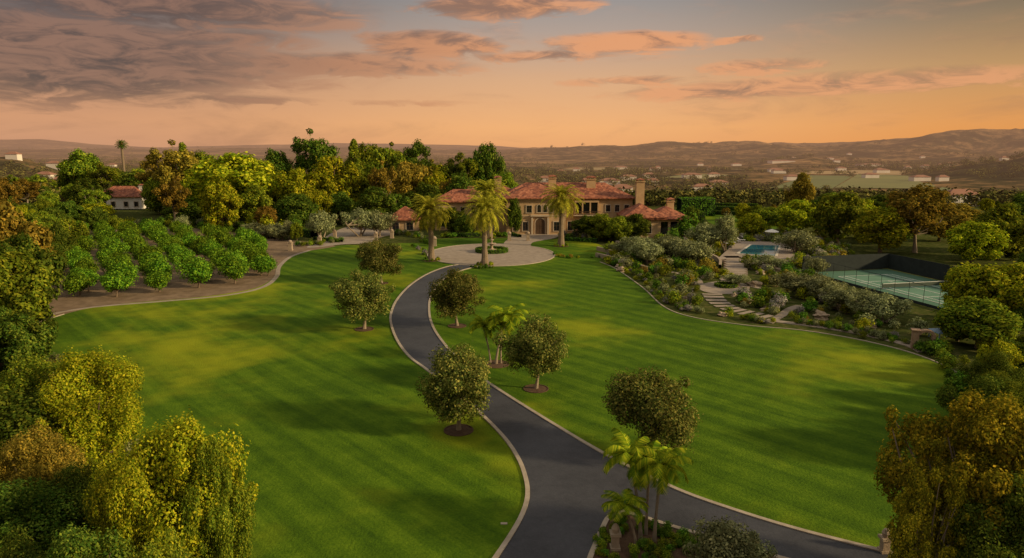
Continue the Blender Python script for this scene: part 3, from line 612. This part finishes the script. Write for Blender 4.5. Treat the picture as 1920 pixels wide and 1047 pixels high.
for key,u,D,vt,w in T:
    x=XA(u,D); z=float(terr(x,D)); zt=ZT(D,vt); put(key,x,D,z,max(zt-z,1.2),w=w/F*(D*cp+(H-zt)*sp)*1.14)
sk_u=[-60,0,100,200,300,400,520,650,800,930,1000];sk_v=[318,312,318,318,300,295,292,285,290,300,330]
for i in range(160):
    u=random.uniform(-60,960); D=random.uniform(225,430); vt=np.interp(u,sk_u,sk_v)+random.uniform(4,50)
    x=XA(u,D); z=float(terr(x,D)); hh=ZT(D,vt)-z
    if 180<u<310 and D<290: continue
    if 3.5<hh<20: put(random.choice(['broad','broad','broad_dark','broad_dark','broad_bright','broad_rust','euc_green','euc']),x,D,z,hh,w=min(hh*.95,11)*random.uniform(.8,1.2))
for i in range(80):
    u=random.uniform(1290,2050); D=random.uniform(205,330); vt=random.uniform(376,425) if u<1500 else random.uniform(358,405)
    x=XA(u,D); z=float(terr(x,D)); hh=ZT(D,vt)-z
    if hh>2.5: put(random.choice(['broad','broad','broad_dark','broad_rust','broad_bright']),x,D,z,min(hh,10),w=min(hh,9))
def fringe(n,ulo,uhi,dlo,dhi,vlo,vhi,keys,hmax=14):
    for i in range(n):
        u=random.uniform(ulo,uhi);D=random.uniform(dlo,dhi);x=XA(u,D)
        if inpoly(x,D,lawnP) or inpoly(x,D,orch): continue
        vt=vlo+(vhi-vlo)*(dhi-D)/(dhi-dlo)+random.uniform(-18,18)
        hh=ZT(D,vt)
        if hh<1: continue
        put(random.choice(keys),x,D,0,min(hh,hmax),w=min(hh,hmax)*random.uniform(.75,1.0))
fringe(50,-40,200,130,215,385,425,['broad_dark','broad','broad_dark','broad_bright','broad'],8)
fringe(30,150,560,168,195,405,420,['olive','broad_dark','shrub_dark','shrub_bright','broad'],5)
fringe(24,-60,110,80,135,440,500,['broad_dark','broad','broad_rust','broad_dark'],8)
fringe(22,-80,60,60,92,520,610,['broad_dark','broad','broad_dark'],8)
fringe(30,1810,1990,62,120,500,640,['broad_dark','broad_dark','broad','broad_bright'],9)
fringe(14,1840,2000,42,60,655,740,['pepper_dark','pepper_dark','pepper_mid'],8)
fringe(26,1850,2000,120,170,430,500,['broad_dark','broad','broad_bright'],8)
for key,u,D,vt,w in (('broad_rust',12,95,368,10),('broad_dark',40,88,430,8),('broad',20,80,470,8),('pepper',335,30,775,5.6),('pepper',165,43,652,6.5),('pepper_mid',60,44,664,7),('pepper',235,29,840,3.6),('pepper_rust',55,36,795,4.6),('pepper_mid',398,29.5,815,2.8),('pepper_dark',130,33,870,4.4),('pepper_dark',20,31,900,6),('pepper_dark',-60,40,700,9),
 ('pepper_mid',300,23,1000,3.4),('pepper_dark',140,24,985,5),('pepper_dark',20,25,1000,4),('syc',1820,31,708,6.8),('syc',1925,30,740,6),('syc',1760,29,850,3.6),('pepper_dark',1925,27,900,5),('broad_bright',1825,88,492,6.5),('broad_bright',1905,84,490,9),('broad',1850,75,560,8),('broad',1810,78,575,4.5)):
    x=XA(u,D,8); hh=ZT(D,vt); put(key,x,D,0,hh,w=w*1.1)
x,y=G(1345,1110); put('olive',x,y,0,ZT(y,972),w=4.2)
x,y=G(1400,1090); put('olive',x,y,0,ZT(y,1000),w=2.6)
# ---------------------------------------------------------------- shrubs
garden=GP([(1125,486),(1165,455),(1330,440),(1480,440),(1600,470),(1600,505),(1570,560),(1600,590),(1735,612),(1745,650),(1700,652),(1500,612),(1300,588),(1245,568),(1205,532)])
gx0,gy0=garden.min(0);gx1,gy1=garden.max(0)
def clear(x,y):
    if inpoly(x,y,deck*1.0): return False
    for c,(l,w_) in zip(PP,paths):
        if np.min(np.hypot(c[:,0]-x,c[:,1]-y))<(2.0 if w_==1.3 else w_*.9): return False
    if ((x-pc[0])/5)**2+((y-pc[1]+.5)/6)**2<1: return False
    sx_,sy_=G(1373,505)
    if abs(x-sx_)<2.8 and abs(y-sy_)<13: return False
    lx=(x-ctr[0])*math.cos(ax)+(y-ctr[1])*math.sin(ax); ly=-(x-ctr[0])*math.sin(ax)+(y-ctr[1])*math.cos(ax)
    if abs(lx)<10 and abs(ly)<18: return False
    return True
cnt=0
while cnt<700:
    x=random.uniform(gx0,gx1);y=random.uniform(gy0,gy1)
    if inpoly(x,y,garden) and clear(x,y):
        k=random.choice(['shrub','shrub','shrub_bright','shrub_bright','shrub_dark','shrub_dark','shrub_olive','shrub_olive','shrub_lav','shrub_rust'])
        s=random.choice([.6,.8,1.0,1.3,1.8,2.3]); put(k,x,y,0,s,w=s*random.uniform(1.1,1.6)); cnt+=1
rock=simple('sandstone',C(.24,.17,.11),C(.40,.31,.22),1.5,.95,5,.5)
RM=[]
for i in range(4):
    bmm=bmesh.new(); bmesh.ops.create_icosphere(bmm,subdivisions=3,radius=.5)
    for v in bmm.verts:
        n=v.co.normalized(); f=1+.25*math.sin(n.x*4+i)*math.sin(n.y*5+i*2)+.2*math.sin(n.z*7+n.x*3+i); v.co*=f; v.co.z*=.65
        for ax_ in range(3): v.co[ax_]=round(v.co[ax_]*9)/9*.5+v.co[ax_]*.5
    me=bpy.data.meshes.new('boulder'); bmm.to_mesh(me); me.materials.append(rock); RM.append(me)
cnt=0
while cnt<75:
    x=random.uniform(gx0,gx1);y=random.uniform(gy0,gy1)
    if inpoly(x,y,garden) and clear(x,y):
        ob=bpy.data.objects.new('boulder',random.choice(RM)); scn.collection.objects.link(ob); s=random.uniform(.6,2.0); ob.location=(x,y,.1*s); ob.scale=(s*1.2,s,s); ob.rotation_euler[2]=random.random()*6; cnt+=1
def line(l,n,keys,smin,smax,jit=.6):
    c=catmull(GP(l)); 
    for i in range(n):
        p=c[random.randrange(len(c))]+np.random.normal(0,jit,2); s=random.uniform(smin,smax); put(random.choice(keys),p[0],p[1],.03,s,w=s*1.35)
line([(1130,484),(1160,498),(1208,532),(1248,566),(1300,586),(1400,600),(1440,606)],90,['shrub','shrub_dark','shrub_lav','shrub_olive','shrub_bright'],.5,1.0)
line([(1500,608),(1600,624),(1700,645)],40,['shrub','shrub_dark','shrub_olive'],.5,1.1,.7)
line([(1745,660),(1800,700),(1840,740)],40,['shrub_dark','shrub_dark','shrub'],.8,1.8,1)
line([(835,446),(900,443),(945,444)],30,['shrub_dark','shrub','shrub_bright'],.8,1.6)
line([(1055,445),(1120,450),(1150,450),(1180,446)],50,['shrub_dark','shrub','shrub_bright','shrub_lav'],.8,2.0,1)
line([(745,440),(790,446),(800,460)],30,['shrub_dark','shrub','shrub_olive'],.8,1.6)
line([(770,462),(790,470),(797,480)],14,['shrub_dark','shrub_lav'],.6,1.1)
line([(880,502),(905,504),(930,502)],12,['shrub_dark','shrub'],.4,.7,.3)
line([(1040,478),(1060,484),(1110,484)],14,['shrub_dark','shrub_rust','shrub_bright'],.5,1.0,.4)
line([(640,452),(600,458),(560,462)],24,['shrub_dark','shrub_olive','shrub'],.7,1.4,.8)
line([(450,440),(500,446),(540,452)],18,['olive','olive','shrub_olive'],2.4,4,1.5)
line([(150,432),(300,425),(430,430)],40,['shrub_dark','shrub','shrub_bright','olive'],1.5,3,3)
line([(1180,985),(1250,1005),(1330,1030),(1200,1040)],46,['shrub_dark','shrub','shrub_dark'],.35,.7,.5)
line([(1140,1000),(1125,1040),(1150,1060)],20,['shrub_dark','shrub'],.35,.6,.25)
line([(30,660),(80,720),(130,780),(200,850),(300,930)],120,['shrub_dark','shrub','shrub_rust','shrub_olive'],.6,1.8,1.3)
# ---------------------------------------------------------------- distant land
fld=[([(1440,353),(1520,329),(1600,330),(1560,354)],C(.085,.11,.035)),([(1565,352),(1610,326),(1780,333),(1745,354)],C(.11,.125,.04)),([(1490,326),(1540,318),(1700,321),(1690,328)],C(.26,.19,.09)),([(1750,360),(1790,338),(1920,345),(1900,362)],C(.08,.11,.035)),([(1050,318),(1120,311),(1210,312),(1190,320)],C(.20,.16,.07)),([(1240,333),(1300,326),(1370,328),(1330,336)],C(.12,.13,.045)),([(1000,306),(1060,302),(1160,303),(1120,308)],C(.28,.20,.09)),([(1330,317),(1380,312),(1450,313),(1440,319)],C(.16,.15,.06))]
FP=[]
for l,c in fld:
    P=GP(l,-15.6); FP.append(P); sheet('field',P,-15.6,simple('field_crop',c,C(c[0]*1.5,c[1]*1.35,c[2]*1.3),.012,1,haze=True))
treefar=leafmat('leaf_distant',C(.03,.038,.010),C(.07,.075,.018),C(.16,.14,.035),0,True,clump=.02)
tpl=[]
for i in range(6):
    c=np.array([[rng.normal()*.22,rng.normal()*.22,.5+rng.normal()*.14] for _ in range(7)]); r=np.full((7,3),.26)
    V,Q=leaves(c,r,100,.085,rough=.6); V[:,2]=np.maximum(V[:,2],0); tpl.append(V)
b=MB(); VV=[];N=7000
Ds=220*np.exp(rng.random(N*3)**.9*np.log(4200/220)); uu=rng.uniform(-150,2100,N*3)
Ds=np.maximum(Ds,rng.uniform(300,420,N*3)); XX=(uu-960)/F*Ds
den=fbm(XX,Ds,160,4,5); cnt=0
for x,y,dn,u_ in zip(XX,Ds,den,uu):
    if cnt>=N: break
    if dn<.44+.08*rng.random() and y>450: continue
    if any(inpoly(x,y,P) for P in FP) and rng.random()<.93: continue
    if u_>1430 and y>430 and y<730 and rng.random()<.55: continue
    z=float(terr(x,y)); 
    if z>60 or (z>15 and rng.random()<.5): continue
    s=rng.uniform(3.5,9.5)*(1+ y/4500); V=rotz(tpl[cnt%6],rng.random()*6.28)*np.array([s*1.35,s*1.35,s]); VV.append(V+np.array([x,y,z-.3])); cnt+=1
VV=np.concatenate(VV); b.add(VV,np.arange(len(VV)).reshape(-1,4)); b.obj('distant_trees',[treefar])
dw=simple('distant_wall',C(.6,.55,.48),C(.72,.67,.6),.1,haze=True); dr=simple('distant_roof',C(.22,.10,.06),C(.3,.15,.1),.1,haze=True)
HS=[(1165,1500,30),(1225,800,14),(1350,750,20),(1560,520,12),(1300,1000,26),(1470,1800,60),(1100,800,12),(1810,330,16),(1490,420,9),(80,600,14),(110,560,10),(25,700,12),(540,1500,30),(1640,1700,60),(1740,1500,20),(1020,600,12)]
for i in range(34): HS.append((random.uniform(960,1920),random.uniform(620,2400),random.uniform(10,24)))
for i in range(10): HS.append((random.uniform(0,600),random.uniform(600,1500),random.uniform(10,20)))
for u,D,w_ in HS:
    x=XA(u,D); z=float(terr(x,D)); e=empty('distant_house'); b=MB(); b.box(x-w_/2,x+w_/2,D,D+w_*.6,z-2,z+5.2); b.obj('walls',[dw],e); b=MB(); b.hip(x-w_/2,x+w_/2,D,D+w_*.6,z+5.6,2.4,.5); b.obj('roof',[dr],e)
# ---------------------------------------------------------------- world
SUN_AZ=math.radians(106); SUN_EL=math.radians(20)   # azimuth measured from +Y towards +X
w=bpy.data.worlds.new('World'); scn.world=w; w.use_nodes=True; nt=NT(w.node_tree)
g=nt.n('ShaderNodeTexCoord').outputs['Generated']; sx=nt.n('ShaderNodeSeparateXYZ',{0:g})
az=nt.m('ARCTAN2',sx.outputs[0],sx.outputs[1]); el=nt.m('ARCSINE',sx.outputs[2])
fe=nt.m('DIVIDE',el,math.radians(40),clamp=True)
def e_(v): return max(0,AE(960,v)[1]/math.radians(40))
UP=S(196,188,174); UP1=S(166,157,146)
left=nt.ramp(fe,[(0,S(200,146,112)),(e_(230),S(206,148,108)),(e_(150),S(174,128,100)),(e_(60),S(114,98,92)),(e_(0),S(84,76,76)),(.6,UP1),(1,UP)])
cent=nt.ramp(fe,[(0,S(230,164,108)),(e_(240),S(238,174,114)),(e_(150),S(216,168,126)),(e_(60),S(176,156,142)),(e_(0),S(152,146,142)),(.6,UP1),(1,UP)])
right=nt.ramp(fe,[(0,S(226,146,72)),(e_(240),S(222,150,80)),(e_(150),S(188,144,92)),(e_(60),S(134,114,86)),(e_(0),S(98,86,68)),(.6,UP1),(1,UP)])
base=nt.mix(nt.sstep(az,-.62,.05),left,cent); base=nt.mix(nt.sstep(az,.1,.68),base,right)
P3=nt.n('ShaderNodeCombineXYZ',{0:nt.m('MULTIPLY',az,3.2),1:nt.m('MULTIPLY',el,13.0),2:4.3}).outputs[0]
n1=nt.noise(P3,1.6,7,.6,.5); n2=nt.noise(P3,4.5,7,.62,.7); n4=nt.noise(P3,.9,2,.5)
mask=None
for (u,v,ru,rv,wt) in [(120,110,480,85,1),(330,15,350,45,1),(560,30,160,26,.8),(640,120,280,24,1.05),(810,84,150,28,1.2),(1170,80,160,24,1.2),(1000,106,220,11,.9),(930,12,190,26,1.15),(1090,8,60,14,.8),(1370,76,70,10,.95),(1430,124,120,14,.85),(1170,152,140,11,.85),(1330,172,270,18,.85),(1680,152,320,24,.8),(430,185,170,10,.8),(760,192,200,7,.55),(420,70,170,24,.9)]:
    a0,e0=AE(u,v); dx=nt.m('DIVIDE',nt.m('SUBTRACT',nt.m('MULTIPLY_ADD',n1,.16,nt.m('SUBTRACT',az,.08)),a0),ru/F); dy=nt.m('DIVIDE',nt.m('SUBTRACT',nt.m('MULTIPLY_ADD',n2,.022,nt.m('SUBTRACT',el,.011)),e0),rv/F)
    dd=nt.m('SUBTRACT',1.0,nt.m('ADD',nt.m('MULTIPLY',dx,dx),nt.m('MULTIPLY',dy,dy)),clamp=True); dd=nt.m('MULTIPLY',nt.m('POWER',dd,.6),wt)
    mask=dd if mask is None else nt.m('MAXIMUM',mask,dd)
cf=nt.m('ADD',mask,nt.m('MULTIPLY',nt.m('SUBTRACT',nt.m('ADD',nt.m('MULTIPLY',n1,.45),nt.m('MULTIPLY',n2,.55)),.5),2.6)); cf=nt.m('MULTIPLY',nt.sstep(cf,.22,.85),nt.m('MULTIPLY_ADD',mask,.5,.46,clamp=True))
veil=nt.m('MULTIPLY',nt.sstep(n1,.48,.72),.3)
lit=nt.mix(nt.sstep(az,-.5,.15),S(142,104,84),S(224,156,108)); dark=nt.mix(nt.sstep(az,-.6,.0),S(80,64,59),S(146,110,90))
cc=nt.mix(nt.sstep(nt.m('ADD',n2,nt.m('MULTIPLY',n4,.4)),.56,.80),dark,lit)
col=nt.mix(nt.m('MAXIMUM',cf,veil),base,cc)
gnd=nt.m('LESS_THAN',el,-.002); col=nt.mix(gnd,col,S(150,110,85))
bg1=nt.n('ShaderNodeBackground',{'Color':col,'Strength':1.0}).outputs[0]
sky=nt.n('ShaderNodeTexSky',sky_type='NISHITA',sun_disc=False,sun_elevation=SUN_EL,sun_rotation=SUN_AZ)
bg2=nt.n('ShaderNodeBackground',{'Color':sky.outputs[0],'Strength':.005}).outputs[0]
ad=nt.n('ShaderNodeAddShader',{0:bg1,1:bg2}); o=nt.n('ShaderNodeOutputWorld'); nt.t.links.new(ad.outputs[0],o.inputs[0])
sd=Vector((math.sin(SUN_AZ)*math.cos(SUN_EL),math.cos(SUN_AZ)*math.cos(SUN_EL),math.sin(SUN_EL)))
sl=bpy.data.lights.new('sun','SUN'); sl.energy=5.0; sl.angle=math.radians(4); sl.color=(1,.76,.42)
so=bpy.data.objects.new('sun',sl); so.rotation_euler=sd.to_track_quat('Z','Y').to_euler(); scn.collection.objects.link(so)
cam=bpy.data.cameras.new('camera'); cam.lens=24; cam.sensor_width=36; cam.clip_end=30000; co=bpy.data.objects.new('camera',cam); co.location=(0,0,H); co.rotation_euler=(math.pi/2-PITCH,0,0); scn.collection.objects.link(co); scn.camera=co
scn.view_settings.view_transform='Standard'; scn.view_settings.look='None'; scn.view_settings.exposure=0
print('objects',len(scn.objects))
